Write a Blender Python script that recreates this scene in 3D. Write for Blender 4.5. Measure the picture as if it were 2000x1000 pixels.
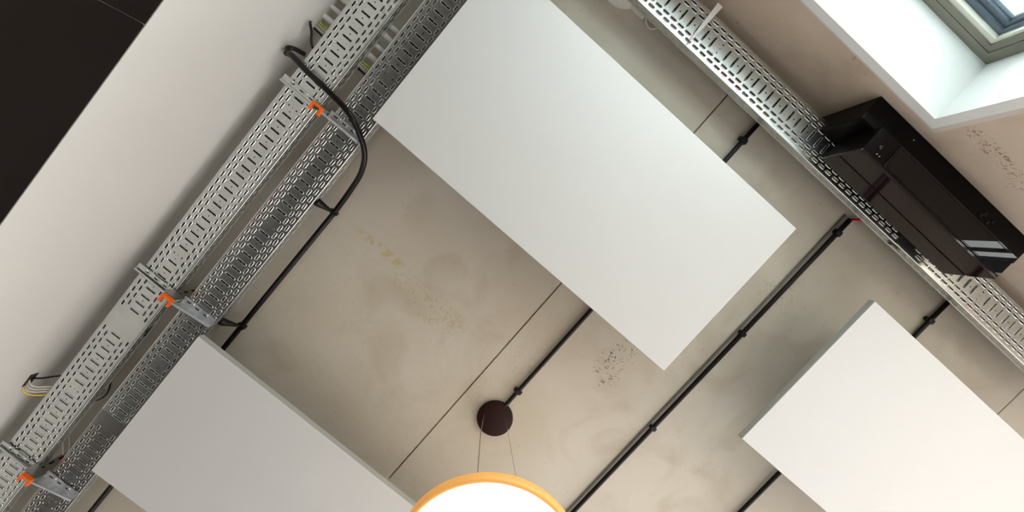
import bpy, math, random
from mathutils import Vector, Matrix
random.seed(7)
for o in list(bpy.data.objects): bpy.data.objects.remove(o, do_unlink=True)
scene = bpy.context.scene
COL = scene.collection

# ------------------------------------------------------------------ camera
# world: X runs along the left wall towards the window wall, Y along the window wall, Z up (metres)
F, CX, CY = 870.0, 1013.345, 538.985
RX = (0.65419, 0.75632, 0.00160)        # image right in world
RY = (-0.75125, 0.65005, -0.11421)      # image down in world
RF = (-0.08742, 0.07352, 0.99346)       # view direction in world
cam_d = bpy.data.cameras.new('camera'); cam = bpy.data.objects.new('camera', cam_d); COL.objects.link(cam)
m = Matrix(((RX[0], -RY[0], -RF[0]), (RX[1], -RY[1], -RF[1]), (RX[2], -RY[2], -RF[2])))
m = m.to_quaternion().to_matrix().to_4x4(); m.translation = (0, 0, 1.6)
cam.matrix_world = m
cam_d.sensor_fit = 'HORIZONTAL'; cam_d.sensor_width = 36.0; cam_d.lens = F * 36.0 / 2000.0
cam_d.shift_x = -(CX - 1000) / 2000.0; cam_d.shift_y = (CY - 500) / 2000.0
cam_d.clip_start = 0.02
scene.camera = cam

# ------------------------------------------------------------------ world, lights, exposure
world = bpy.data.worlds.new('sky'); scene.world = world; world.use_nodes = True
wn = world.node_tree; wn.nodes.clear()
bg = wn.nodes.new('ShaderNodeBackground'); wo = wn.nodes.new('ShaderNodeOutputWorld')
# overcast sky above, darker warm ground below the horizon, the same all the way round
tc = wn.nodes.new('ShaderNodeTexCoord'); sp = wn.nodes.new('ShaderNodeSeparateXYZ'); rp = wn.nodes.new('ShaderNodeValToRGB')
rp.color_ramp.elements[0].position = 0.46; rp.color_ramp.elements[0].color = (0.29, 0.275, 0.262, 1)
rp.color_ramp.elements[1].position = 0.52; rp.color_ramp.elements[1].color = (0.95, 0.98, 1.0, 1)
mr = wn.nodes.new('ShaderNodeMapRange'); mr.inputs['From Min'].default_value = -1.0
wn.links.new(tc.outputs['Generated'], sp.inputs[0]); wn.links.new(sp.outputs['Z'], mr.inputs['Value']); wn.links.new(mr.outputs[0], rp.inputs['Fac'])
wn.links.new(rp.outputs['Color'], bg.inputs['Color']); bg.inputs['Strength'].default_value = 12.0
wn.links.new(bg.outputs[0], wo.inputs[0])

def area(name, loc, rot, sx, sy, power, color, portal=False):
    l = bpy.data.lights.new(name, 'AREA'); l.shape = 'RECTANGLE'; l.size = sx; l.size_y = sy
    l.energy = power; l.color = color
    if portal: l.cycles.is_portal = True
    o = bpy.data.objects.new(name, l); COL.objects.link(o); o.location = loc; o.rotation_euler = rot
    return o
R = math.radians
# light portals in the window openings (they only guide the sampling of the sky)
area('portal_window_1', (1.188, .067, 2.39), (0, R(90), 0), .88, 1.18, 1, (1, 1, 1), True)
area('portal_window_2', (1.185, 1.378, 1.85), (0, R(90), 0), 1.90, .404, 1, (1, 1, 1), True)
area('portal_added_window_3', (-1.8, 5.235, 1.85), (R(-90), 0, 0), 2.4, 1.9, 1, (1, 1, 1), True)
area('portal_window_4', (1.185, 3.7, 1.75), (0, R(90), 0), 2.1, 2.2, 1, (1, 1, 1), True)

vs = scene.view_settings
vs.view_transform = 'Standard'; vs.look = 'None'; vs.exposure = 1.12; vs.gamma = 1.0; vs.use_curve_mapping = False
scene.cycles.use_denoising = True
scene.cycles.max_bounces = 8; scene.cycles.diffuse_bounces = 5; scene.cycles.glossy_bounces = 4
scene.cycles.caustics_reflective = False; scene.cycles.caustics_refractive = False
scene.cycles.sample_clamp_indirect = 6.0

# ------------------------------------------------------------------ materials
def mat(name, color, rough=0.6, metal=0.0, noise=None, bump=None, spec=0.5, emit=None, coat=0.0):
    """noise = (scale, amount, colour2); bump = (scale, distance)"""
    mt = bpy.data.materials.new(name); mt.use_nodes = True
    nt = mt.node_tree; b = nt.nodes['Principled BSDF']
    b.inputs['Base Color'].default_value = (*color, 1); b.inputs['Roughness'].default_value = rough
    b.inputs['Metallic'].default_value = metal; b.inputs['Specular IOR Level'].default_value = spec
    b.inputs['Coat Weight'].default_value = coat
    t = nt.nodes.new('ShaderNodeTexCoord')
    if noise:
        n = nt.nodes.new('ShaderNodeTexNoise'); n.inputs['Scale'].default_value = noise[0]; n.inputs['Detail'].default_value = 5
        mx = nt.nodes.new('ShaderNodeMix'); mx.data_type = 'RGBA'
        mr = nt.nodes.new('ShaderNodeMapRange'); mr.inputs['From Min'].default_value = 0.35; mr.inputs['From Max'].default_value = 0.65
        mr.inputs['To Max'].default_value = noise[1]
        nt.links.new(t.outputs['Object'], n.inputs['Vector']); nt.links.new(n.outputs['Fac'], mr.inputs['Value'])
        nt.links.new(mr.outputs[0], mx.inputs['Factor'])
        mx.inputs['A'].default_value = (*color, 1); mx.inputs['B'].default_value = (*noise[2], 1)
        nt.links.new(mx.outputs['Result'], b.inputs['Base Color'])
    if bump:
        n2 = nt.nodes.new('ShaderNodeTexNoise'); n2.inputs['Scale'].default_value = bump[0]; n2.inputs['Detail'].default_value = 4
        bp = nt.nodes.new('ShaderNodeBump'); bp.inputs['Distance'].default_value = bump[1]; bp.inputs['Strength'].default_value = 0.6
        nt.links.new(t.outputs['Object'], n2.inputs['Vector']); nt.links.new(n2.outputs['Fac'], bp.inputs['Height'])
        nt.links.new(bp.outputs[0], b.inputs['Normal'])
    if emit:
        b.inputs['Emission Color'].default_value = (*emit[0], 1); b.inputs['Emission Strength'].default_value = emit[1]
    return mt

def concrete(name, base, dark, light, patches=(), pits=0.22):
    """mottled cast concrete; patches = stains that have a place and shape of their own:
       (centre, radii, colour, noise scale, threshold, strength)"""
    mt = bpy.data.materials.new(name); mt.use_nodes = True
    nt = mt.node_tree; N = nt.nodes; L = nt.links; b = N['Principled BSDF']
    b.inputs['Roughness'].default_value = 0.72; b.inputs['Specular IOR Level'].default_value = 0.3
    t = N.new('ShaderNodeTexCoord')
    def noise(scale, detail=5, dist=0.0, vec=None):
        n = N.new('ShaderNodeTexNoise'); n.inputs['Scale'].default_value = scale; n.inputs['Detail'].default_value = detail
        n.inputs['Distortion'].default_value = dist; L.new(vec or t.outputs['Object'], n.inputs['Vector']); return n.outputs['Fac']
    def mrange(v, a, c, d=0.0, e=1.0):
        r = N.new('ShaderNodeMapRange'); r.inputs['From Min'].default_value = a; r.inputs['From Max'].default_value = c
        r.inputs['To Min'].default_value = d; r.inputs['To Max'].default_value = e; L.new(v, r.inputs['Value']); return r.outputs[0]
    def mixc(f, A, B):
        x = N.new('ShaderNodeMix'); x.data_type = 'RGBA'; L.new(f, x.inputs['Factor'])
        if isinstance(A, tuple): x.inputs['A'].default_value = (*A, 1)
        else: L.new(A, x.inputs['A'])
        x.inputs['B'].default_value = (*B, 1); return x.outputs['Result']
    def mul(a, c):
        x = N.new('ShaderNodeMath'); x.operation = 'MULTIPLY'; L.new(a, x.inputs[0])
        if isinstance(c, float): x.inputs[1].default_value = c
        else: L.new(c, x.inputs[1])
        return x.outputs[0]
    c = mixc(mrange(noise(1.6, 6, 0.4), 0.38, 0.62), base, light)
    c = mixc(mrange(noise(4.5, 7, 0.8), 0.5, 0.72, 0, 0.6), c, dark)
    c = mixc(mrange(noise(38, 3), 0.55, 0.8, 0, 0.35), c, light)
    c = mixc(mul(mrange(noise(60, 2), 0.70, 0.74), pits), c, tuple(x * 0.45 for x in dark))
    for ctr, rad, colr, sc, th, st in patches:
        mp = N.new('ShaderNodeMapping'); mp.vector_type = 'POINT'
        mp.inputs['Scale'].default_value = tuple(1.0 / r for r in rad)
        mp.inputs['Location'].default_value = tuple(-a / r for a, r in zip(ctr, rad))
        L.new(t.outputs['Object'], mp.inputs['Vector'])
        ln = N.new('ShaderNodeVectorMath'); ln.operation = 'LENGTH'; L.new(mp.outputs[0], ln.inputs[0])
        fall = mrange(ln.outputs['Value'], 1.0, 0.55)
        f = mul(mul(fall, mrange(noise(sc, 4, 1.5), th, th + 0.04)), st)
        c = mixc(f, c, colr)
    L.new(c, b.inputs['Base Color'])
    bp = N.new('ShaderNodeBump'); bp.inputs['Distance'].default_value = 0.0015; bp.inputs['Strength'].default_value = 0.5
    L.new(noise(45, 6), bp.inputs['Height']); L.new(bp.outputs[0], b.inputs['Normal'])
    return mt

M = {}
M['ceiling'] = concrete('ceiling_concrete', (0.58, 0.52, 0.425), (0.48, 0.415, 0.32), (0.64, 0.59, 0.51), patches=[
    ((-0.1621, 0.6102, 3.24), (0.13, 0.07, 0.5), (0.10, 0.07, 0.045), 75, 0.585, 0.9),
    ((-0.4005, -0.3147, 3.24), (0.022, 0.15, 0.5), (0.50, 0.42, 0.10), 22, 0.47, 0.55),
    ((-0.4481, -0.0667, 3.24), (0.07, 0.22, 0.5), (0.46, 0.38, 0.18), 40, 0.54, 0.5),
    ((0.4291, 0.8867, 3.24), (0.10, 0.09, 0.5), (0.45, 0.33, 0.16), 45, 0.56, 0.45),
    ((-0.3814, 0.3528, 3.24), (0.07, 0.08, 0.5), (0.45, 0.32, 0.16), 50, 0.56, 0.45)])
M['wall_concrete'] = concrete('wall_concrete', (0.54, 0.44, 0.35), (0.41, 0.315, 0.235), (0.60, 0.51, 0.42), patches=[
    ((0.95, 0.80, 2.79), (0.5, 0.14, 0.030), (0.22, 0.14, 0.08), 70, 0.555, 0.75),
    ((0.95, 0.93, 2.79), (0.5, 0.06, 0.05), (0.24, 0.16, 0.085), 80, 0.56, 0.7),
    ((0.95, 0.41, 2.885), (0.5, 0.025, 0.02), (0.24, 0.18, 0.13), 60, 0.52, 0.6)], pits=0.4)
M['white_wall'] = mat('white_wall_paint', (0.61, 0.59, 0.565), 0.75, noise=(2.0, 0.5, (0.585, 0.57, 0.55)), bump=(180, 0.0006))
M['dark_clad'] = mat('dark_cladding', (0.009, 0.0062, 0.005), 0.45, noise=(5, 0.5, (0.011, 0.008, 0.007)), spec=0.1)
M['panel'] = mat('white_panel_laminate', (0.715, 0.71, 0.705), 0.55, noise=(1.5, 0.4, (0.70, 0.695, 0.69)), bump=(300, 0.0003))
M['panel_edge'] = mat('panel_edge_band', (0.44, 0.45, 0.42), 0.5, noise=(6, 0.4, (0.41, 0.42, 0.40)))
M['shade_back'] = mat('added_shade_backing', (0.03, 0.028, 0.026), 0.9, noise=(20, 0.5, (0.04, 0.036, 0.033)))  # for the unseen sheet added to cut bounce light behind the panels
M['zinc'] = mat('galvanised_sheet', (0.66, 0.68, 0.67), 0.27, 1.0, noise=(14, 0.7, (0.58, 0.60, 0.59)))
M['zinc_bright'] = mat('bright_zinc', (0.88, 0.91, 0.95), 0.36, 0.85, noise=(40, 0.7, (0.6, 0.64, 0.68)), bump=(90, 0.001))
M['zinc_dark'] = mat('darker_zinc', (0.50, 0.50, 0.48), 0.28, 1.0, noise=(14, 0.7, (0.44, 0.44, 0.425)))  # darker zinc copy; on the lower inner tray its colour holds the dark reflection
M['black_plastic'] = mat('black_plastic', (0.005, 0.0035, 0.003), 0.42, noise=(30, 0.5, (0.008, 0.006, 0.005)), spec=0.3)
M['black_rubber'] = mat('black_cable_sheath', (0.005, 0.0035, 0.0035), 0.30, noise=(20, 0.5, (0.008, 0.006, 0.006)), spec=0.3)
M['gloss_black'] = mat('gloss_black_casing', (0.010, 0.0045, 0.006), 0.08, noise=(8, 0.5, (0.012, 0.0055, 0.007)), spec=0.3)
M['satin_black'] = mat('satin_black_casing', (0.002, 0.0010, 0.0010), 0.35, noise=(8, 0.5, (0.003, 0.0016, 0.0016)), spec=0.12)
M['glass_black'] = mat('black_glass', (0.0012, 0.0006, 0.0006), 0.02, noise=(8, 0.3, (0.0018, 0.0009, 0.0009)), spec=0.36)
M['canopy'] = mat('brown_black_canopy', (0.022, 0.006, 0.0055), 0.5, noise=(10, 0.5, (0.025, 0.008, 0.007)), spec=0.15)
M['orange'] = mat('orange_plastic', (0.95, 0.16, 0.01), 0.45, noise=(30, 0.4, (0.9, 0.13, 0.01)))
M['white_pipe'] = mat('white_sleeve_plastic', (0.78, 0.76, 0.72), 0.45, noise=(30, 0.4, (0.70, 0.67, 0.62)))
M['red'] = mat('red_cable', (0.60, 0.012, 0.03), 0.45, noise=(40, 0.4, (0.5, 0.01, 0.025)))
M['yellow'] = mat('yellow_cable', (0.95, 0.50, 0.01), 0.45, noise=(25, 1.0, (0.80, 0.62, 0.02)))
M['grey_cable'] = mat('grey_cable', (0.17, 0.16, 0.145), 0.5, noise=(30, 0.6, (0.12, 0.11, 0.1)))
M['pale_wire'] = mat('pale_wire', (0.60, 0.56, 0.50), 0.5, noise=(30, 0.5, (0.5, 0.46, 0.4)))
M['green_wire'] = mat('green_yellow_wire', (0.55, 0.62, 0.02), 0.45, noise=(60, 1.0, (0.12, 0.42, 0.02)))
M['steel_wire'] = mat('steel_wire', (0.45, 0.42, 0.38), 0.35, 0.8, noise=(60, 0.5, (0.35, 0.32, 0.3)))
M['opal'] = mat('lamp_diffuser', (0.9, 0.85, 0.75), 0.6, emit=((1.0, 0.80, 0.52), 6.0))
M['top_glow'] = mat('lamp_top_added_glow', (0.9, 0.85, 0.75), 0.6, emit=((1.0, 0.56, 0.25), 0.5))  # glow added on the hidden lamp top to warm the ceiling
M['lamp_side'] = mat('lamp_ring_veneer', (0.62, 0.33, 0.10), 0.45, noise=(12, 0.5, (0.55, 0.28, 0.08)), emit=((1.0, 0.42, 0.09), 0.22))  # weak emission stands in for lamp light showing through the wood ring
M['reveal'] = mat('white_reveal_paint', (0.74, 0.755, 0.75), 0.6, noise=(2, 0.3, (0.72, 0.735, 0.73)))
M['zinc_rail'] = mat('galvanised_rail', (0.60, 0.61, 0.60), 0.38, 1.0, noise=(14, 0.7, (0.52, 0.54, 0.53)))
M['casing'] = mat('beige_plaster_edge', (0.60, 0.555, 0.50), 0.7, noise=(3, 0.4, (0.56, 0.52, 0.46)))
M['frame'] = mat('olive_grey_frame', (0.20, 0.19, 0.15), 0.45, noise=(5, 0.4, (0.18, 0.175, 0.135)))
M['frame_light'] = mat('cream_frame_edge', (0.72, 0.72, 0.64), 0.45, noise=(5, 0.3, (0.68, 0.68, 0.6)))
M['gasket'] = mat('blue_grey_gasket', (0.11, 0.145, 0.18), 0.4, noise=(9, 0.6, (0.07, 0.09, 0.13)))
M['spacer'] = mat('pale_spacer_bar', (0.62, 0.70, 0.78), 0.35, 0.3, noise=(9, 0.4, (0.55, 0.63, 0.72)))
M['floor'] = mat('pale_floor', (0.48, 0.465, 0.455), 0.5, noise=(3, 0.8, (0.43, 0.415, 0.405)))
M['hole_dark'] = mat('hole_shade', (0.02, 0.016, 0.013), 0.9, noise=(9, 0.5, (0.03, 0.024, 0.02)))  # dark colour standing for the shade inside holes and slots
def glass_mat():
    mt = bpy.data.materials.new('window_glass'); mt.use_nodes = True; nt = mt.node_tree; nt.nodes.clear()
    o = nt.nodes.new('ShaderNodeOutputMaterial'); mx = nt.nodes.new('ShaderNodeMixShader'); tr = nt.nodes.new('ShaderNodeBsdfTransparent')
    gl = nt.nodes.new('ShaderNodeBsdfGlossy'); gl.inputs['Roughness'].default_value = 0.02
    tr.inputs['Color'].default_value = (0.93, 0.97, 0.97, 1)
    mx.inputs[0].default_value = 0.05
    nt.links.new(tr.outputs[0], mx.inputs[1]); nt.links.new(gl.outputs[0], mx.inputs[2]); nt.links.new(mx.outputs[0], o.inputs[0])
    return mt
M['glass'] = glass_mat()

# ------------------------------------------------------------------ mesh builder
class MB:
    def __init__(s): s.v = []; s.f = []; s.sm = []
    def add(s, vs, fs, smooth=False):
        n = len(s.v); s.v += [tuple(v) for v in vs]; s.f += [tuple(i + n for i in f) for f in fs]; s.sm += [smooth] * len(fs)
        return s
    def box(s, a, b):
        x0, x1 = sorted((a[0], b[0])); y0, y1 = sorted((a[1], b[1])); z0, z1 = sorted((a[2], b[2]))
        return s.add([(x0,y0,z0),(x1,y0,z0),(x1,y1,z0),(x0,y1,z0),(x0,y0,z1),(x1,y0,z1),(x1,y1,z1),(x0,y1,z1)],
                     [(0,3,2,1),(4,5,6,7),(0,1,5,4),(1,2,6,5),(2,3,7,6),(3,0,4,7)])
    def bbox(s, a, b, c=0.004):
        """box with chamfered edges"""
        x0, x1 = sorted((a[0], b[0])); y0, y1 = sorted((a[1], b[1])); z0, z1 = sorted((a[2], b[2]))
        import bmesh
        bm = bmesh.new(); bmesh.ops.create_cube(bm, size=1)
        for v in bm.verts: v.co = Vector(((x0+x1)/2 + v.co.x*(x1-x0), (y0+y1)/2 + v.co.y*(y1-y0), (z0+z1)/2 + v.co.z*(z1-z0)))
        bmesh.ops.bevel(bm, geom=bm.edges[:], offset=c, segments=2, affect='EDGES', profile=0.6)
        bm.verts.index_update()
        s.add([v.co[:] for v in bm.verts], [tuple(v.index for v in f.verts) for f in bm.faces]); bm.free(); return s
    def prism(s, pts, axis, a, b):
        """2-D outline extruded along axis (0,1,2) from a to b; pts are the other two coordinates in cyclic order"""
        n = len(pts)
        def P(p, t): q = [0,0,0]; q[axis] = t; q[(axis+1)%3] = p[0]; q[(axis+2)%3] = p[1]; return q
        return s.add([P(p,a) for p in pts] + [P(p,b) for p in pts],
                     [tuple(range(n-1,-1,-1)), tuple(range(n,2*n))] + [(i,(i+1)%n,n+(i+1)%n,n+i) for i in range(n)])
    def tube(s, path, r, n=10, smooth=True, caps=True):
        P = [Vector(p) for p in path]; m_ = len(P); rr = r if isinstance(r, (list, tuple)) else [r]*m_
        up = None; rings = []
        for i, p in enumerate(P):
            d = (P[min(i+1,m_-1)] - P[max(i-1,0)]).normalized()
            if up is None:
                up = Vector((0,0,1)) if abs(d.z) < .9 else Vector((1,0,0))
            x = d.cross(up).normalized(); up = x.cross(d).normalized()
            rings.append([p + (x*math.cos(2*math.pi*k/n) + up*math.sin(2*math.pi*k/n))*rr[i] for k in range(n)])
        vs_ = [v for g in rings for v in g]; fs = []
        for i in range(m_-1):
            for k in range(n): fs.append((i*n+k, i*n+(k+1)%n, (i+1)*n+(k+1)%n, (i+1)*n+k))
        s.add(vs_, fs, smooth)
        if caps: s.add(rings[0], [tuple(range(n-1,-1,-1))]); s.add(rings[-1], [tuple(range(n))])
        return s
    def lathe(s, c, prof, n=48, smooth=True):
        """profile (radius, z) round a vertical axis through c"""
        k = len(prof); vs_ = []
        for j in range(n):
            a = 2*math.pi*j/n
            for r, z in prof: vs_.append((c[0]+r*math.cos(a), c[1]+r*math.sin(a), z))
        fs = [(j*k+i, ((j+1)%n)*k+i, ((j+1)%n)*k+i+1, j*k+i+1) for j in range(n) for i in range(k-1)]
        return s.add(vs_, fs, smooth)
    def obj(s, name, m_, parent=None, kind=None):
        off = Vector((0,0,0))
        if parent is not None:
            q = parent
            while q is not None: off += Vector(q.location); q = q.parent
        me = bpy.data.meshes.new(name); me.from_pydata([tuple(Vector(v)-off) for v in s.v], [], s.f); me.update()
        me.polygons.foreach_set('use_smooth', s.sm); me.materials.append(m_)
        o = bpy.data.objects.new(name, me); COL.objects.link(o)
        if parent is not None: o.parent = parent
        if kind: o['kind'] = kind
        return o
def spline(pts, k=6):
    P = [Vector(p) for p in pts]; P = [P[0]*2-P[1]] + P + [P[-1]*2-P[-2]]; out = []
    for i in range(1, len(P)-2):
        for j in range(k):
            t = j/k; a, b, c, d = P[i-1], P[i], P[i+1], P[i+2]
            out.append(0.5*((2*b)+(c-a)*t+(2*a-5*b+4*c-d)*t*t+(3*b-a-3*c+d)*t**3))
    return out + [P[-2]]
def thing(name, label, cat, loc, group=None):
    o = bpy.data.objects.new(name, None); COL.objects.link(o); o.location = loc; o.empty_display_size = 0.05
    o['label'] = label; o['category'] = cat
    if group: o['group'] = group
    return o
def tag(o, label, cat, group=None):
    o['label'] = label; o['category'] = cat
    if group: o['group'] = group
    return o
def copy_tree(o, parent=None):
    c = o.copy(); COL.objects.link(c); c.parent = parent
    for ch in list(o.children): copy_tree(ch, c)
    return c

CEIL = 3.24; XW = 0.95; YL = -0.93; XB = -5.0; YF = 5.0

# ------------------------------------------------------------------ room shell
MB().box((XB-.3, YL-.3, -.12), (XW+.24, YF+.3, 0)).obj('floor', M['floor'], kind='structure')
ceil = MB().box((XB-.3, YL-.3, CEIL+.014), (XW+.24, YF+.3, CEIL+.2)).obj('ceiling', M['ceiling'], kind='structure')
J1, J2, J3 = 0.2579, 1.8603, 3.4612
def slab(x0, x1, y0, y1):
    return MB().bbox((x0, y0, CEIL), (x1, y1, CEIL+.02), .0015).obj('slab', M['ceiling'], ceil)
slab(XB-.3, XW+.24, YL-.3, J1-.0025)
slab(XB-.3, XW+.24, J1+.0025, J2-.002)
slab(XB-.3, XW+.24, J2+.002, J3-.002)
slab(XB-.3, XW+.24, J3+.002, YF+.3)
MB().box((XB, J1-.004, CEIL+.0006), (-1.0803, J1+.004, CEIL+.0145)).obj('joint_filler', M['ceiling'], ceil)
MB().prism([(-.25, CEIL+.001), (J1-.03, CEIL+.001), (J1-.03, CEIL-.0012), (-.25, CEIL-.0008)], 0, -0.431, -0.4233).obj('seam_ridge', M['ceiling'], ceil)
# left wall: white painted band above dark cladding boards
wl = MB().box((XB, YL-.3, 0), (XW+.24, YL-.012, CEIL+.1)).obj('wall_left', M['white_wall'], kind='structure')
MB().box((XB, YL-.02, 2.6615), (XW, YL, CEIL+.012)).obj('painted_band', M['white_wall'], wl)
px0 = -.2145
for k in (-4, -3, -2, -1, 0):
    x0 = px0 + k*1.25
    MB().bbox((max(x0, XB)+.0015, YL-.012, 0), (x0+1.25-.0015 if k < 0 else XW, YL-.001, 2.66), .001).obj('cladding_board', M['dark_clad'], wl)
# right (window) wall with two openings
def wall_with_holes(mb, u0, u1, z0, z1, holes, put):
    us = sorted({u0, u1, *[h[0] for h in holes], *[h[1] for h in holes]}); zs = sorted({z0, z1, *[h[2] for h in holes], *[h[3] for h in holes]})
    for i in range(len(us)-1):
        for j in range(len(zs)-1):
            uc, zc = (us[i]+us[i+1])/2, (zs[j]+zs[j+1])/2
            if not any(h[0] < uc < h[1] and h[2] < zc < h[3] for h in holes): put(mb, us[i], us[i+1], zs[j], zs[j+1])
W1 = (-.52, .655, 1.95, 2.831); W2 = (1.176, 1.58, .9, 2.80); W4 = (2.6, 4.8, .7, 2.80)
wr = MB()
wall_with_holes(wr, YL-.3, YF+.3, 0, CEIL+.1, [(W1[0]-.03, W1[1]+.03, W1[2]-.03, W1[3]+.03), W2, W4], lambda m_, a, b, c, d: m_.box((XW, a, c), (XW+.24, b, d)))
wr.obj('wall_right', M['wall_concrete'], kind='structure')
wf = MB(); W3 = (-3.0, -.6, .9, 2.8)
wall_with_holes(wf, XB-.3, XW+.24, 0, CEIL+.1, [W3], lambda m_, a, b, c, d: m_.box((a, YF, c), (b, YF+.24, d)))
wf.obj('wall_far', M['white_wall'], kind='structure')
MB().box((XB-.3, YL, 0), (XB, YF, CEIL+.1)).obj('wall_back', M['white_wall'], kind='structure')
MB().box((XW-.012, 1.0, 0), (XW, YF, .09)).obj('baseboard_right', M['casing'], kind='structure')

# ------------------------------------------------------------------ window 1 (seen in the corner) and the ones out of view
def ring(y0, y1, z0, z1, w, x0, x1, wz=None):
    """rectangular frame in the plane of the window wall: outer y0..y1, z0..z1, member width w"""
    m_ = MB(); wz = wz or w
    m_.box((x0, y0, z1-wz), (x1, y1, z1)); m_.box((x0, y0, z0), (x1, y1, z0+wz))
    m_.box((x0, y0, z0+wz), (x1, y0+w, z1-wz)); m_.box((x0, y1-w, z0+wz), (x1, y1, z1-wz)); return m_
y0, y1, z0, z1 = W1
win = MB()
wk = .045
win = ring(y0-wk, y1+wk, z0-wk, z1+.036, .0449, XW-.012, XW-.0002, wz=.0359).obj('window_1', M['casing'], kind='structure')
lin = ring(y0-.03, y1+.03, z0-.03, z1+.03, .03, XW-.0125, 1.189).obj('reveal_lining', M['reveal'], win)
ring(y0+.0005, y1-.0005, z0+.0005, z1-.0005, .029, 1.12, 1.188, wz=.0245).obj('outer_frame', M['frame'], win)
ring(y0+.031, y1-.031, z0+.027, z1-.0262, .017, 1.121, 1.187, wz=.0142).obj('sash_frame', M['frame'], win)
ring(y0+.0482, y1-.0482, z0+.0405, z1-.0406, .0085, 1.126, 1.187, wz=.014).obj('sash_bead', M['frame_light'], win)
ring(y0+.0568, y1-.0568, z0+.055, z1-.0548, .010, 1.139, 1.187, wz=.014).obj('gasket', M['gasket'], win)
ring(y0+.0669, y1-.0669, z0+.069, z1-.0689, .009, 1.146, 1.187, wz=.016).obj('gasket', M['gasket'], win)
ring(y0+.0762, y1-.0762, z0+.085, z1-.085, .006, 1.155, 1.175, wz=.010).obj('spacer_bar', M['spacer'], win)
MB().box((1.150, y0+.074, z0+.083), (1.154, y1-.074, z1-.083)).obj('pane', M['glass'], win)
MB().box((1.176, y0+.074, z0+.083), (1.180, y1-.074, z1-.083)).obj('pane', M['glass'], win)
w2 = ring(W2[0], W2[1], W2[2], W2[3], .006, .953, .968).obj('window_2', M['gasket'], kind='structure')
MB().box((.953, 1.2335, W2[2]), (.966, 1.2395, W2[3])).obj('glazing_bar', M['gasket'], w2)
MB().box((.951, 1.283, W2[2]), (.968, 1.350, W2[3])).obj('mullion', M['gasket'], w2)
MB().box((.959, W2[0]+.005, W2[2]+.005), (.962, W2[1]-.005, W2[3]-.005)).obj('pane', M['glass'], w2)
w4 = ring(W4[0], W4[1], W4[2], W4[3], .07, 1.10, 1.17).obj('window_4', M['frame'], kind='structure')
MB().box((1.10, 3.67, W4[2]), (1.17, 3.73, W4[3])).obj('mullion', M['frame'], w4)

m3 = MB(); m3.box((W3[0], YF+.12, W3[3]-.06), (W3[1], YF+.18, W3[3])); m3.box((W3[0], YF+.12, W3[2]), (W3[1], YF+.18, W3[2]+.06))
for x in (W3[0], -1.83, W3[1]-.06): m3.box((x, YF+.12, W3[2]+.06), (x+.06, YF+.18, W3[3]-.06))
m3.obj('added_window_3', M['frame'], kind='structure')  # unseen window, added to lighten the left side and lower left panel

# ------------------------------------------------------------------ suspended white panels
def panel(x0, y0, x1, y1, label, sxs=(.2, .8), sys_=(.18, .82)):
    zb = 1.6+1.386; t = .026
    th = thing('ceiling_panel', label, 'panel', ((x0+x1)/2, (y0+y1)/2, zb), 'white panels hung below the ceiling')
    MB().bbox((x0+.0012, y0+.0012, zb), (x1-.0012, y1-.0012, zb+.004), .0012).obj('panel_face', M['panel'], th)
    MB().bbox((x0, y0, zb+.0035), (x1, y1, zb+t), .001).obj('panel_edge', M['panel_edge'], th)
    MB().box((x0+.006, y0+.006, zb+t-.001), (x1-.006, y1-.006, zb+t+.002)).obj('shade_backing', M['shade_back'], th)  # unseen dark sheet, added to deepen the ceiling shadows round the panel
    for sx in sxs:
        for sy in sys_:
            x = x0+(x1-x0)*sx; y = y0+(y1-y0)*sy
            MB().tube([(x, y, zb+t-.004), (x, y, CEIL+.002)], .004, 8).obj('hanger_rod', M['steel_wire'], th)
    return th
D = 1.386
panel(-.0365*D, -.3925*D, .3985*D, .4735*D, 'large white panel in the middle of the ceiling')
panel(-1.1085*D, -.3925*D, -.676*D, .4735*D, 'white panel at lower left, just left of the round lamp', (.15, .5))
panel(-.0365*D, .7235*D, .3985*D, 1.59*D, 'white panel at lower right, between the lamp and the black wall unit', (.2, .8), (.3, .82))

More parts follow.
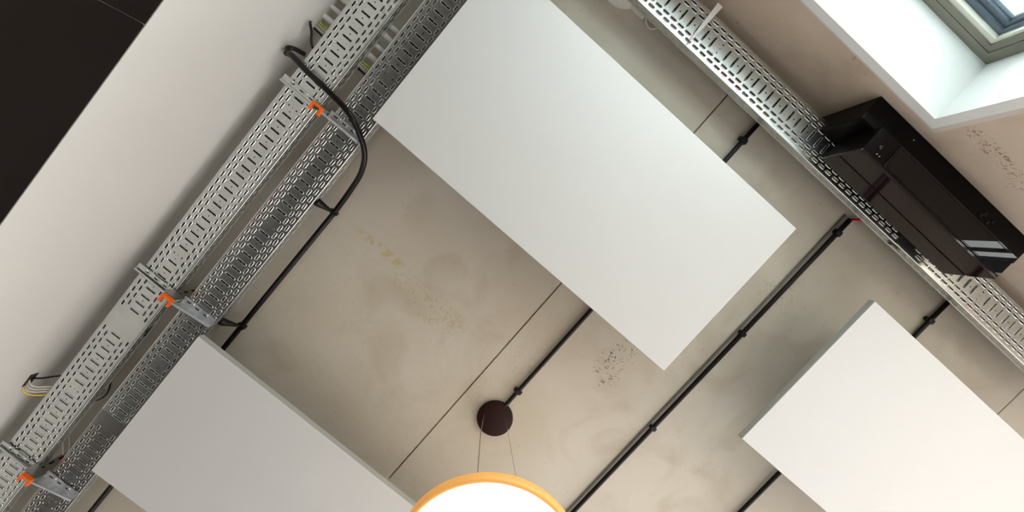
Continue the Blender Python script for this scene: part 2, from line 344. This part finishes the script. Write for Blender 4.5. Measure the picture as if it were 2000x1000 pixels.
# ------------------------------------------------------------------ perforated cable trays
P = .0317      # hole pitch
def cell(mb, mp, u0, u1, v0, v1, a, r, along_u, lip=.0022, hole=.45, n=4, pt=None):
    """sheet cell with one embossed stadium slot. mp maps (u, v, w) to the world, w = outwards."""
    cu, cv = pt if pt else ((u0+u1)/2, (v0+v1)/2)
    def ringp(rr, aa):
        pts = []
        for q in range(4):
            for k in range(n+1):
                t = (q + k/n)*math.pi/2
                if q in (1, 2): ex = -aa
                else: ex = aa
                c_, s_ = math.cos(t)*rr, math.sin(t)*rr
                pts.append((ex+c_, s_) if along_u else (c_, (aa if q in (0, 1) else -aa)+s_))
        return pts
    hu, hv = u1-cu, v1-cv; lu, lv = cu-u0, cv-v0
    outer = []
    base = ringp(r, a)
    for i, p in enumerate(base):
        q, k = divmod(i, n+1)
        sx = hu if q in (0, 3) else -lu; sy = hv if q in (0, 1) else -lv
        f = k/n if q in (0, 2) else 1-k/n      # 0 at the side facing u, 1 at the side facing v
        if f < .5: outer.append((sx, p[1] + (sy-p[1])*(f*2)))
        elif f == .5: outer.append((sx, sy))
        else: outer.append((p[0] + (sx-p[0])*((1-f)*2), sy))
    rings = [(outer, 0), (base, 0)]
    if lip:
        h_ = max(r*hole, .0003); k_ = r-h_
        rings += [(ringp(h_+k_*.88, a), lip*.7), (ringp(h_+k_*.62, a), lip), (ringp(h_+k_*.36, a), lip*.75), (ringp(h_, a), -.0002), (ringp(h_, a), -.0012)]
    else: rings += [(ringp(r, a), -.0012)]
    N_ = len(base); vs_ = []; fs = []
    for pts, w in rings: vs_ += [mp(cu+p[0], cv+p[1], w) for p in pts]
    for j in range(len(rings)-1):
        sm = j > 0
        f_ = [(j*N_+i, j*N_+(i+1)%N_, (j+1)*N_+(i+1)%N_, (j+1)*N_+i) for i in range(N_)]
        if j == 0: flat = f_
        else: fs += f_
    mb.add(vs_, flat); n0 = len(mb.v)-len(vs_)
    mb.f += [tuple(i+n0 for i in f) for f in fs]; mb.sm += [True]*len(fs)
def quad(mb, mp, u0, u1, v0, v1): mb.add([mp(u0,v0,0), mp(u1,v0,0), mp(u1,v1,0), mp(u0,v1,0)], [(0,1,2,3)])

def tray(label, axis, centre, zb, s0, s1, logos, phase, camside, material, half=.0645, h=.034, blank_lo=0, blank_hi=0):
    """axis 0: runs along X, across = Y; axis 1: runs along Y, across = X.  camside = +1/-1: side rail that faces the camera"""
    def mp(u, v, w):
        return (u, centre+v, zb-w) if axis == 0 else (centre+v, u, zb-w)
    loc = ((s0+s1)/2, centre, zb) if axis == 0 else (centre, (s0+s1)/2, zb)
    th = thing('cable_tray', label, 'cable tray', loc, 'perforated cable trays')
    base = MB(); rb = .0025
    VC, V1, V2, VE = .0225, .0393, .0560, half-rb
    lo = math.floor((s0-phase)/P)-1; hi = math.ceil((s1-phase)/P)+1
    b0, b1 = s0+blank_lo, s1-blank_hi
    for k in range(lo, hi+1):
        c = phase + k*P
        # centre strip: slot half cell and dot half cell
        for kind, ua, ub in (('slot', c-P/4, c+P/4), ('dot', c+P/4, c+3*P/4)):
            if kind == 'slot' and (ua < b0-1e-6 or ub > b1+1e-6): continue
            if kind == 'dot' and (ua-P/2 < b0-1e-6 or ub > b1+1e-6): continue
            near = min((abs(c-l), l) for l in logos)[0] if logos else 9
            if kind == 'slot' and near < P*.51:
                # stamped maker's cell: three round holes
                cell(base, mp, ua, ub, -VC, -.008, .0001, .0030, True, lip=.0006, hole=.8)
                cell(base, mp, ua, ub, -.008, .008, .0001, .0016, True, lip=0)
                cell(base, mp, ua, ub, .008, VC, .0001, .0032, True, lip=.0006, hole=.8)
            elif kind == 'slot': cell(base, mp, ua, ub, -VC, VC, .0160, .0048, False, lip=.0026, hole=.40)
            elif near < P*.6 or near < P*1.1 and k % 2: quad(base, mp, ua, ub, -VC, VC)
            elif k % 2 == 0: cell(base, mp, ua, ub, -VC, VC, .00005, .0023, True, lip=.0)
            else:
                cell(base, mp, ua, ub, -VC, 0, .00005, .0009, True, lip=0, pt=((ua+ub)/2, -.014))
                cell(base, mp, ua, ub, 0, VC, .00005, .0009, True, lip=0, pt=((ua+ub)/2, .012))
    for (va, vb, sh) in ((V1, V2, 0), (-V2, -V1, 0), (VC, V1, .5), (-V1, -VC, .5)):
        us = [phase+(k-.5+sh)*P for k in range(lo, hi+1)]; us = [u for u in us if u >= b0-1e-6 and u+P <= b1+1e-6]
        for u in us: cell(base, mp, u, u+P, va, vb, .0078, .0051, True, lip=.0028, hole=.38)
        quad(base, mp, s0, us[0], va, vb); quad(base, mp, us[-1]+P, s1, va, vb)
    cs = [phase+k*P-P/4 for k in range(lo, hi+1)]; cs = [u for u in cs if u >= b0-1e-6 and u+P/2 <= b1+1e-6]
    ds = [u+P/2 for u in cs if u+P <= b1+1e-6]
    quad(base, mp, s0, cs[0], -VC, VC); quad(base, mp, max(cs[-1]+P/2, (ds or [s0])[-1]+P/2), s1, -VC, VC)
    # edge margins with a rolled corner, then side rails
    for sg in (1, -1):
        prof = [(V2, 0.0)] if V2 < VE else [(V2, 0.0)]
        cv_ = [(half-rb+rb*math.sin(t*math.pi/8), -(rb-rb*math.cos(t*math.pi/8))) for t in range(5)]
        if V2 > half-rb: cv_ = [(max(a, V2), b) for a, b in cv_]
        prof = [(V2, 0.0)] + cv_
        vs_ = []
        for u in (s0, s1): vs_ += [mp(u, sg*v, w) for v, w in prof]
        n_ = len(prof); base.add(vs_, [(i, i+1, n_+i+1, n_+i) for i in range(n_-1)], True)
    base.obj('perforated_base', material, th)
    for sg in (1, -1):
        rail = MB()
        def mr(u, v, w, sg=sg):   # v = height above the base, w = outwards
            q = half + w
            return (u, centre+sg*q, zb+v) if axis == 0 else (centre+sg*q, u, zb+v)
        if sg == camside:
            for k in range(lo, hi+1):
                c = phase+k*P
                for va, vb, sh in ((.0025, .018, .0), (.018, .030, .35)):
                    ua = c+sh*P; ub = ua+P
                    if ua < s0 or ub > s1: continue
                    cell(rail, mr, ua, ub, va, vb, .0060, .0020, True, lip=0)
            quad(rail, mr, s0, s1, .030, h)
        else: quad(rail, mr, s0, s1, .0025, h)
        # rolled lip on top, turned inwards
        a, b = mr(s0, h-.001, -.011), mr(s1, h+.003, .0008)
        rail.box(a, b)
        rail.obj('side_rail', M['zinc_rail'], th)
    if axis == 1:      # short wall angles behind the tray carry the window wall run
        for u in ((s1-.14, s1-.36) if s0 < 0 else (s0+.05,)):
            MB().box((centre+half-.002, u-.012, zb+.006), (XW, u+.012, zb+.030)).obj('wall_angle', material, th)
    return th

def even(phase, s0, s1):   # snap a section end to the hole grid so that rows stay whole
    return phase + round((s0-phase)/P)*P
# left wall tray (two lengths joined near the second bracket)
ZT = 3.10
p1 = .0243; l1 = [p1 - 7*P + .0001, p1-27.3*P, p1-46.6*P, p1+13*P]
l1 = [-.1983, -.8387, -1.4515, .44]
s = even(p1, -1.118, 0)-P/4
tray('upper length of the galvanised tray beside the white wall, crossed by black cable', 0, -.8045, ZT, s, .55, l1, p1, 1, M['zinc'], blank_lo=.012)
p1b = -1.4515
s2 = s-.0002
tray('lower length of the galvanised tray beside the white wall, with blank joint plate', 0, -.8045, ZT+.0004, -2.42, s2, l1, p1b, 1, M['zinc'], blank_hi=.052)
p2 = .0515; l2 = [.08, -.5545, -1.189]
s = even(p2, -1.44, 0)-P/4
tray('upper length of the inner left tray, tucked over the large white panel corner', 0, -.6295, ZT, s, .62, l2, p2, 1, M['zinc'], half=.062)
tray('lower length of the inner left tray, passing over the lower left panel', 0, -.6295, ZT+.0004, -2.42, s-.0002, [-1.84], s-.05, 1, M['zinc_dark'], half=.062, blank_hi=.045)
p3 = .3097; l3 = [.1176, .735, 1.3534]
s = even(p3, 1.01, 0)-P/4
tray('tray length along the window wall, ending behind the black wall unit', 1, .842, ZT, -.42, s, l3, p3, -1, M['zinc'], half=.0655)
tray('tray length along the window wall, emerging below the black wall unit', 1, .8435, ZT+.0004, s+.0002, 2.0, l3, p3+.0175, -1, M['zinc'], half=.0655, blank_lo=.045)

# ------------------------------------------------------------------ cables lying in the trays, and black filler added to darken slots
def cable(name, label, cat, pts, r, m_, group=None, k=6, n=10):
    return tag(MB().tube(spline(pts, k), r, n).obj(name, m_), label, cat, group)
def run(axis, c, z, a, b, wob=.0015, step=.11):
    pts = []; u = a
    while u < b:
        pts.append((u, c+random.uniform(-wob, wob), z+random.uniform(0, wob)) if axis == 0 else (c+random.uniform(-wob, wob), u, z+random.uniform(0, wob))); u += step
    return pts
zc = ZT+.0095
for ax, c, a, b, lb in ((0, -.8535, -2.35, .5, 'added black filler darkening the wall-side tray slots nearest the wall'),
                        (0, -.817, -2.35, .5, 'added black filler darkening slots along the middle of the wall-side tray, left of centre'),
                        (0, -.797, -2.35, .5, 'added black filler darkening slots along the middle of the wall-side tray, right of centre'),
                        (0, -.641, -2.35, .55, 'added black filler darkening slots along the middle of the inner left tray, left of centre'),
                        (0, -.619, -2.35, .55, 'added black filler darkening slots along the middle of the inner left tray, right of centre'),
                        (1, .847, -.38, 1.95, 'added black filler darkening slots along the middle of the window wall tray'),
                        (1, .866, -.38, 1.95, 'added black filler darkening slots in the window wall tray, right of the middle'),
                        (1, .886, -.38, 1.95, 'added black filler darkening slots in the window wall tray, nearest the wall')):
    cable('cable', lb, 'cable', run(ax, c, zc+.001, a, b, .001), .0088, M['black_rubber'])  # black tubes added inside the trays so the slots look darker
cable('cable', 'red cable behind the outer slots of the inner left tray', 'cable', run(0, -.683, zc, -.62, -.08), .006, M['red'])
for i, (c, a, b) in enumerate(((-.756, -1.9, .5), (-.772, -1.7, .5), (-.836, -2.3, .5))):
    cable('cable', ['grey cable inside the wall-side tray, nearest its open edge', 'grey cable inside the wall-side tray, second from its open edge',
                    'grey cable inside the wall-side tray, nearest the wall'][i], 'cable', run(0, c, zc, a, b), .0065, M['grey_cable'])
for i, (c, a, b) in enumerate(((-.598, -2.3, .5), (-.580, -2.2, .4), (-.664, -2.3, .5))):
    cable('cable', ['grey cable inside the inner left tray, under its inner slot row', 'grey cable inside the inner left tray, under its outermost slots',
                    'grey cable inside the inner left tray, beside the red cable'][i], 'cable', run(0, c, zc, a, b), .0065, M['grey_cable'])
cable('cable', 'yellow cable in the window wall tray, in the slots nearest the room', 'cable',
      [(.788, -.35, zc), (.789, .0, zc), (.790, .04, zc+.002), (.803, .12, zc+.008), (.803, .26, zc+.004), (.793, .36, zc), (.790, .50, zc), (.797, .62, zc), (.790, .80, zc)], .0062, M['yellow'])
cable('cable', 'second yellow cable in the window wall tray, left of the black unit', 'cable',
      [(.812, .36, zc+.01), (.808, .44, zc+.001), (.806, .52, zc), (.807, .60, zc), (.806, .72, zc+.002), (.815, .80, zc+.014)], .006, M['yellow'])
cable('cable', 'yellow cable in the window wall tray, right of the black unit', 'cable',
      [(.786, 1.02, zc+.004), (.792, 1.08, zc), (.800, 1.14, zc), (.808, 1.19, zc), (.812, 1.24, zc), (.825, 1.32, zc+.014)], .0062, M['yellow'])
cable('cable', 'red cable in the window wall tray, at the far right slots', 'cable',
      [(.800, 1.26, zc+.014), (.795, 1.33, zc), (.792, 1.42, zc), (.793, 1.56, zc), (.79, 1.8, zc)], .006, M['red'])
cable('cable', 'red cable in the window wall tray, near the white strap', 'cable',
      [(.800, .10, zc+.016), (.793, .155, zc), (.795, .20, zc), (.806, .27, zc+.004), (.808, .33, zc), (.815, .40, zc+.02)], .0055, M['red'])
cable('cable', 'dark cable in the window wall tray, along its room-side slots', 'cable', run(1, .822, zc+.006, -.4, 1.95), .0065, M['grey_cable'])

# ------------------------------------------------------------------ tray support brackets with orange end caps
def bracket():
    """built at x = 0; post between the two left trays with one arm under each tray"""
    th = thing('tray_bracket', '', 'bracket', (0, -.725, 3.03))
    y0, y1 = -.7375, -.7025; zb = 3.045; w = .0022
    m_ = MB(); m_.box((.014, y0, zb+.004), (.014+w, y1, CEIL+.002)); m_.box((-.002, y0, zb+.004), (.014, y0+w, CEIL+.002)); m_.box((-.002, y1-w, zb+.004), (.014, y1, CEIL+.002))
    m_.obj('post', M['zinc_dark'], th)
    sl = MB()
    for k in range(6): sl.box((.0162, -.7305, 3.09+.035*k), (.0168, -.7225, 3.108+.035*k))
    sl.obj('post_slot_shade', M['hole_dark'], th)  # dark blocks on the post face standing for shaded slots
    # C shaped orange cap clipped over the cut end of the post
    c = MB(); g = .0045
    c.prism([(.0185, y0-.002), (.0185, y1+.002), (-.006, y1+.002), (-.006, y1-g), (.0110, y1-g), (.0110, y0+g), (-.006, y0+g), (-.006, y0-.002)][::-1], 2, zb-.006, zb+.012) if False else None
    c.box((.0105, y0-.002, zb-.004), (.0195, y1+.002, zb+.010)); c.box((-.010, y0-.002, zb-.004), (.0105, y0+.0055, zb+.010)); c.box((-.010, y1-.0055, zb-.004), (.0105, y1+.002, zb+.010))
    c.obj('end_cap', M['orange'], th)
    def arm(ya, yb, xo, name_m, f=1.0):
        zl = 3.0965-(.0465*f); zt_ = 3.0965-(.0205*min(1, f*1.6))
        d = 1 if yb > ya else -1; a = MB()
        # tapered C section: web on the -x side, flanges above and below, deep at the post and shallow at the tip
        for x0, x1, t0, t1 in ((xo-.011, xo-.009, 0, 1),):
            a.add([(x0, ya, zl), (x0, yb, zt_), (x0, yb, 3.0965), (x0, ya, 3.0965), (x1, ya, zl), (x1, yb, zt_), (x1, yb, 3.0965), (x1, ya, 3.0965)],
                  [(0,1,2,3), (7,6,5,4), (0,4,5,1), (1,5,6,2), (2,6,7,3), (3,7,4,0)])
        a.add([(xo-.011, ya, zl), (xo-.003, ya, zl), (xo-.003, yb, zt_), (xo-.011, yb, zt_), (xo-.011, ya, zl+.002), (xo-.003, ya, zl+.002), (xo-.003, yb, zt_+.002), (xo-.011, yb, zt_+.002)],
              [(0,1,2,3), (7,6,5,4), (0,4,5,1), (1,5,6,2), (2,6,7,3), (3,7,4,0)])
        a.box((xo-.011, min(ya, yb), 3.0925), (xo+.017, max(ya, yb), 3.0965))
        L_ = abs(yb-ya); slots = []
        o = a.obj('arm', name_m, th)
        for k in range(3):
            y = ya + d*L_*(.18+.27*k)
            MB().bbox((xo+.002, y-.010, 3.0905), (xo+.015, y+.010, 3.0927), .001).obj('arm_slot_rim', name_m, o)
            MB().box((xo+.006, y-.007, 3.0898), (xo+.010, y+.007, 3.0906)).obj('arm_slot_shade', M['hole_dark'], o)  # dark block standing for the shade in the slot
        for k in (0.3, .75):
            y = ya + d*L_*k
            MB().lathe((xo+.012, y), [(0, 3.0885), (.0035, 3.0887), (.0042, 3.0900), (.0042, 3.0925)], 12).obj('bolt', M['zinc_bright'], o)
        return o
    arm(-.700, -.572, .012, M['zinc_bright'])
    arm(-.748, -.884, .004, M['zinc'], .3)
    # folded plate that ties the arms to the post
    MB().add([(.018, -.748, 3.056), (.018, -.700, 3.056), (.018, -.694, 3.0975), (.018, -.752, 3.0975), (.020, -.748, 3.056), (.020, -.700, 3.056), (.020, -.694, 3.0975), (.020, -.752, 3.0975)],
             [(0,1,2,3), (7,6,5,4), (0,4,5,1), (1,5,6,2), (2,6,7,3), (3,7,4,0)]).obj('tie_plate', M['zinc_dark'], th)
    return th
br = bracket()
labs = ['topmost bracket with orange cap, just under the looping black cable',
        'middle bracket with orange cap, above the lower left white panel',
        'bracket with orange cap in the lower left corner of the view']
for i, x in enumerate((-.148, -.953, -1.785)):
    o = br if i == 0 else copy_tree(br)
    o.location = (x, -.725, 3.03); o['label'] = labs[i]; o['group'] = 'brackets carrying the two left trays'

# ------------------------------------------------------------------ black conduits
def clip(x, y, z, r, parent):
    """saddle clip across a conduit that runs along X"""
    m_ = MB(); m_.bbox((x-.007, y-r-.008, z-.002), (x+.007, y+r+.008, CEIL+.001), .002)
    m_.bbox((x-.008, y-r-.0025, z-r-.003), (x+.008, y+r+.0025, z+.002), .003)
    return m_.obj('clip', M['black_plastic'], parent)
def conduit(label, y, x0, x1, clips, r=.0085, y1_=None):
    z = CEIL-r-.004; y1_ = y if y1_ is None else y1_
    th = thing('conduit', label, 'conduit', ((x0+x1)/2, y, z), 'black conduits across the ceiling')
    MB().tube([(x0+(x1-x0)*k/12, y+(y1_-y)*k/12, z) for k in range(13)], r, 12).obj('tube', M['black_plastic'], th)
    for c in clips: clip(c, y+(y1_-y)*(c-x0)/(x1-x0), z, r, th)
    return th
conduit('black conduit from the round ceiling canopy, running behind the large white panel', 0.4062, -.5535, .93, (-0.4787, .14, 0.7456))
conduit('long black conduit between the large panel and the lower right panel', 0.8877, -1.6, 0.7962, (-0.2508, 0.2384, 0.7342), y1_=0.8934)
conduit('black conduit running behind the lower right panel', 1.3845, -.75, .93, (-.4, .2, 0.7294))
th = thing('cable', 'grey line put in for the highlight beside the long black conduit', 'cable', (-.2, .873, 3.23))
MB().tube([(-1.6+.2*k, 0.8739, CEIL-.0055) for k in range(13)], .0045, 8).obj('sheath', M['grey_cable'], th)  # grey tube standing in for the highlight line along the conduit
cable('cable', 'red cable end bridging the conduit and the window wall tray', 'cable', [(0.7933, 0.8934, 3.231), (0.8105, 0.9106, 3.225), (0.8276, 0.9344, 3.2), (.84, .955, 3.14)], .0055, M['red'])

# hanging conduit / black cable at the left, held by cone spacers
zc1 = 3.19
pts = [(-2.5, -.528, zc1), (-2.0, -.528, zc1), (-1.4, -.527, zc1), (-1.0, -.526, zc1), (-.7, -.525, zc1), (-.45, -.524, zc1)]
tail = [(-.385, -.522, 3.185), (-.29, -.517, 3.155), (-.215, -.515, 3.12), (-.155, -.533, 3.085), (-.112, -.579, 3.055), (-.085, -.637, 3.036), (-.076, -.724, 3.030), (-.073, -.805, 3.034), (-.068, -.866, 3.05), (-.069, -.897, 3.066)]
th = thing('black_cable', 'thick black cable looping under both left trays, above the panel corner', 'cable', (-.8, -.525, zc1))
MB().tube(pts + spline(tail, 7), .0095, 14).obj('sheath', M['black_rubber'], th)
MB().tube(spline([(-.069, -.897, 3.066), (-.060, -.915, 3.075), (-.048, -.905, 3.09), (-.040, -.875, 3.10)], 5), .0075, 10).obj('cable_end', M['black_rubber'], th)
MB().tube(spline([(-.074, -.893, 3.066), (-.078, -.914, 3.08), (-.062, -.922, 3.10)], 5), .0055, 10).obj('cable_end', M['black_rubber'], th)
t0 = Vector((-.0752, -.748, 3.031))
MB().tube([t0+Vector((0, .012, 0)), t0-Vector((0, .012, 0))], .0103, 14).obj('sleeve', M['black_plastic'], th)
def cone(x):
    MB().tube([(x+.008, -.5678, 3.117), (x+.007, -.5640, 3.120), (x, -.531, 3.176)], [.0135, .0145, .0052], 16).obj('cone_spacer', M['black_plastic'], th)
    MB().bbox((x-.008, -.540, zc1-.013), (x+.008, -.511, zc1+.012), .004).obj('clip', M['black_plastic'], th)
cone(-.396); cone(-.938); cone(-1.50)

# ------------------------------------------------------------------ white sleeves, wires
def sleeve(x, r, label, y0=-.945, y1_=-.66, z=3.150):
    th = thing('cable_sleeve', label, 'pipe', (x, (y0+y1_)/2, z), 'white sleeves crossing above the left trays')
    MB().tube([(x, y0+.01, z), (x+.001, -.85, z), (x, y1_, z)], r, 14).obj('tube', M['white_pipe'], th)
    MB().tube([(x, -.772, z), (x, -.754, z)], r+.0015, 14).obj('collar', M['white_pipe'], th)
    MB().tube([(x, y1_-.01, z), (x, y1_+.03, z-.006)], r*.45, 8).obj('cable_tail', M['grey_cable'], th)
sleeve(.213, .008, 'thin white sleeve crossing above the left trays, nearest the top edge')
sleeve(.177, .0105, 'thick white sleeve crossing above the left trays, second from top')
sleeve(.135, .0075, 'thin white sleeve crossing above the left trays, third from top')
sleeve(.096, .010, 'thick white sleeve crossing above the left trays, lowest of the four')
for i, (dx, mm, nm) in enumerate(((.066, 'green_wire', 'green and yellow earth wire beside the lowest white sleeve'), (.058, 'pale_wire', 'pale wire beside the green and yellow wire'),
                            (.049, 'pale_wire', 'pale wire beside the white sleeves, second from the green wire'), (.040, 'black_rubber', 'thin black wire arching from the wall to the left tray'))):
    z = 3.142
    cable('wire', nm, 'wire', [(dx+.004, -.94, z+.004), (dx+.002, -.90, z-.004), (dx, -.84, z), (dx, -.76, z), (dx-.002, -.69, z+.004), (dx, -.65, z)], .0032, M[mm], 'loose wires at the left trays')
cable('wire', 'thin black wire loop hanging beside the upper edge of the wall-side tray', 'wire', [(.052, -.935, 3.12), (.045, -.915, 3.09), (.028, -.895, 3.088), (.0, -.880, 3.10), (-.02, -.865, 3.13)], .004, M['black_rubber'])
# dark block standing for the shaded opening low on the left, with wires
MB().bbox((-1.535, YL-.008, 3.070), (-1.478, YL+.002, 3.098), .003).obj('cavity_shade', M['hole_dark'], wl)
pale_labels = ['pale wire from the wall opening, upper of three', 'pale wire from the wall opening, middle of three', 'pale wire from the wall opening, lower of three']
for i in range(3):
    x = -1.508-.012*i
    cable('wire', pale_labels[i], 'wire', [(x+.005, -.935, 3.082), (x-.006, -.915, 3.078), (x-.004, -.895, 3.086), (x+.006, -.875, 3.105), (x+.02, -.82, 3.150)], .0030, M['pale_wire'], 'wires from the wall opening')
cable('wire', 'yellow wire from the wall opening beside the left tray', 'wire', [(-1.532, -.935, 3.082), (-1.548, -.918, 3.076), (-1.552, -.895, 3.088), (-1.54, -.870, 3.11), (-1.52, -.83, 3.150)], .0022, M['yellow'], 'wires from the wall opening')
cable('wire', 'dark wire from the wall opening, arching up to the left tray', 'wire', [(-1.505, -.935, 3.086), (-1.480, -.905, 3.088), (-1.455, -.880, 3.10), (-1.43, -.84, 3.150)], .0032, M['black_rubber'], 'wires from the wall opening')
cable('wire', 'dark curved wire in the gap between the left trays, above the other', 'wire', [(-1.395, -0.773, 3.170), (-1.389, -0.748, 3.150), (-1.413, -0.726, 3.135), (-1.444, -0.727, 3.130), (-1.483, -0.748, 3.140)], .0026, M['black_rubber'])
cable('wire', 'grey curved wire in the gap between the left trays', 'wire', [(-1.400, -0.785, 3.170), (-1.398, -0.758, 3.150), (-1.412, -0.740, 3.135), (-1.434, -0.739, 3.130), (-1.471, -0.752, 3.140)], .0024, M['grey_cable'])
cable('wire', 'pale wire rising in the tray gap near the lowest bracket, left one', 'wire', [(-1.699, -0.705, 3.120), (-1.686, -0.729, 3.130), (-1.678, -0.748, 3.140), (-1.699, -0.773, 3.170)], .0028, M['pale_wire'])
cable('wire', 'pale wire rising in the tray gap near the lowest bracket, right one', 'wire', [(-1.683, -0.692, 3.120), (-1.663, -0.715, 3.130), (-1.650, -0.740, 3.140), (-1.676, -0.768, 3.170)], .0028, M['pale_wire'])

# ------------------------------------------------------------------ round pendant lamp
th = thing('pendant_lamp', 'round pendant lamp with glowing white disc and warm wooden ring', 'lamp', (-.62, .43, CEIL))
cx, cy = -0.6179, 0.41
MB().lathe((cx, cy), [(0, CEIL-.022), (.064, CEIL-.021), (.068, CEIL-.018), (.0687, CEIL-.014), (.0687, CEIL+.001), (0, CEIL+.001)], 64).obj('canopy', M['canopy'], th)
lx, ly, zb, RL, hh = -.613, .4365, 2.50, .2075, .030
ring_ = MB().lathe((lx, ly), [(RL-.012, zb+.004), (RL-.009, zb), (RL-.002, zb), (RL, zb+.003), (RL, zb+hh-.003), (RL-.003, zb+hh), (0, zb+hh)], 96)
ring_.obj('wooden_ring', M['lamp_side'], th)
MB().lathe((lx, ly), [(0, zb+.002), (RL-.006, zb+.002)], 96).obj('diffuser', M['opal'], th)
MB().lathe((lx, ly), [(RL-.02, zb+hh), (RL-.02, zb+hh+.002), (0, zb+hh+.002)], 96).obj('added_top_glow', M['top_glow'], th)  # hidden glowing disc, added to throw warm light on the ceiling
MB().tube([(cx-.008, cy-.045, CEIL-.020), (cx+.014, cy-.058, 3.0), (-.507, .312, zb+hh-.002)], .0016, 6).obj('suspension_cord', M['steel_wire'], th)
MB().tube([(cx+.032, cy+.025, CEIL-.020), (-.449, .387, zb+hh-.002)], .0006, 5).obj('suspension_wire', M['steel_wire'], th)

# ------------------------------------------------------------------ black wall unit
th = thing('wall_unit', 'black glossy box-shaped unit mounted high on the concrete window wall', 'air conditioner', (.87, .87, 2.888))
xf, xb, ya, yb_, z0, z1, zs = .786, .872, .590, 1.151, 2.888, 3.050, 2.975
bk = MB(); bk.bbox((xb, .541, 2.920), (XW+.0005, 1.185, 3.19), .004); bk.obj('back_housing', M['satin_black'], th)
MB().bbox((xf+.006, ya+.0015, z0+.002), (xb+.001, yb_-.0015, z1), .003).obj('body', M['satin_black'], th)
MB().bbox((xf, ya, z0), (xf+.010, yb_, zs-.0022), .002).obj('front_panel', M['gloss_black'], th)
MB().bbox((xf, ya, zs+.0022), (xf+.010, yb_, z1), .002).obj('front_panel', M['gloss_black'], th)
MB().bbox((xf+.010, ya+.001, z0-.0005), (xb-.006, ya+.075, z0+.006), .001).obj('side_cover', M['satin_black'], th)
# inset glass flap on the underside, rounded frame line and groove
def rrect(x0, x1, y0, y1, r, z0_, z1_, n=5):
    pts = []
    for (cx_, cy_, a0) in ((x1-r, y1-r, 0), (x0+r, y1-r, 90), (x0+r, y0+r, 180), (x1-r, y0+r, 270)):
        for k in range(n+1):
            t = R(a0+90*k/n); pts.append((cx_+r*math.cos(t), cy_+r*math.sin(t)))
    return MB().prism(pts, 2, z0_, z1_)
MB().bbox((xf+.0105, ya+.077, z0-.001), (xb-.002, yb_-.001, z0+.006), .0012).obj('underside', M['glass_black'], th)
fl = rrect(xf+.014, xb-.010, ya+.085, yb_-.045, .012, z0-.0025, z0+.001).obj('louvre_flap', M['glass_black'], th)
MB().bbox((xb-.009, ya+.09, z0-.003), (xb-.0055, yb_-.03, z0+.002), .0008).obj('groove_strip', M['gloss_black'], th)
MB().lathe((xf+.040, ya+.036), [(0, z0-.006), (.005, z0-.0055), (.0062, z0-.003), (.0062, z0+.002)], 20).obj('knob', M['gloss_black'], th)
for k in range(2): MB().lathe((xf+.022, ya+.042+.010*k), [(0, z0-.0015), (.0018, z0-.0014), (.002, z0+.001)], 10).obj('screw', M['steel_wire'], th)
for (x, y, s) in ((.905, 1.005, .006), (.915, 1.012, .007), (.903, 1.035, .006), (.914, 1.045, .005)):
    MB().bbox((x-s, y-s*.8, 2.9175), (x+s, y+s*.8, 2.9203), .0008).obj('moulded_mark', M['gloss_black'], th)
MB().lathe((.925, .70), [(0, 2.9185), (.0018, 2.9186), (.002, 2.9205)], 10).obj('screw', M['steel_wire'], th)

# ------------------------------------------------------------------ white strap hanging off the window wall tray, white junction box
zt = 3.079
tag(MB().add([(.926, .018, zt), (.926, .038, zt), (.789, .0335, zt), (.785, .030, zt), (.789, .0265, zt),
              (.926, .018, zt+.0015), (.926, .038, zt+.0015), (.789, .0335, zt+.0015), (.785, .030, zt+.0015), (.789, .0265, zt+.0015)],
             [(0,1,2,3,4), (9,8,7,6,5), (0,5,6,1), (1,6,7,2), (2,7,8,3), (3,8,9,4), (4,9,5,0)])
    .box((.9215, .0215, zt+.0012), (.9235, .0345, 3.155)).obj('strap', M['white_pipe']), 'tapered white strap across the window wall tray', 'strap')
th = thing('junction_box', 'white round box on the ceiling at the top edge, beside the window wall tray', 'box', (.865, -.23, CEIL))
MB().lathe((.868, -.262), [(0, 3.184), (.076, 3.184), (.082, 3.188), (.086, CEIL+.001)], 48).obj('box_body', M['white_pipe'], th)
MB().bbox((.812, -.215, 3.184), (.852, -.140, CEIL+.001), .004).obj('outlet', M['white_pipe'], th)
MB().lathe((.832, -.262), [(0, 3.180), (.013, 3.1805), (.015, 3.184)], 16).obj('knockout', M['grey_cable'], th)
cable('cable', 'thin white cable looping from the round box to the tray', 'cable', [(.824, -.142, 3.215), (.806, -.118, 3.225), (.806, -.092, 3.222), (.835, -.072, 3.20), (.86, -.075, 3.15)], .0035, M['white_pipe'])
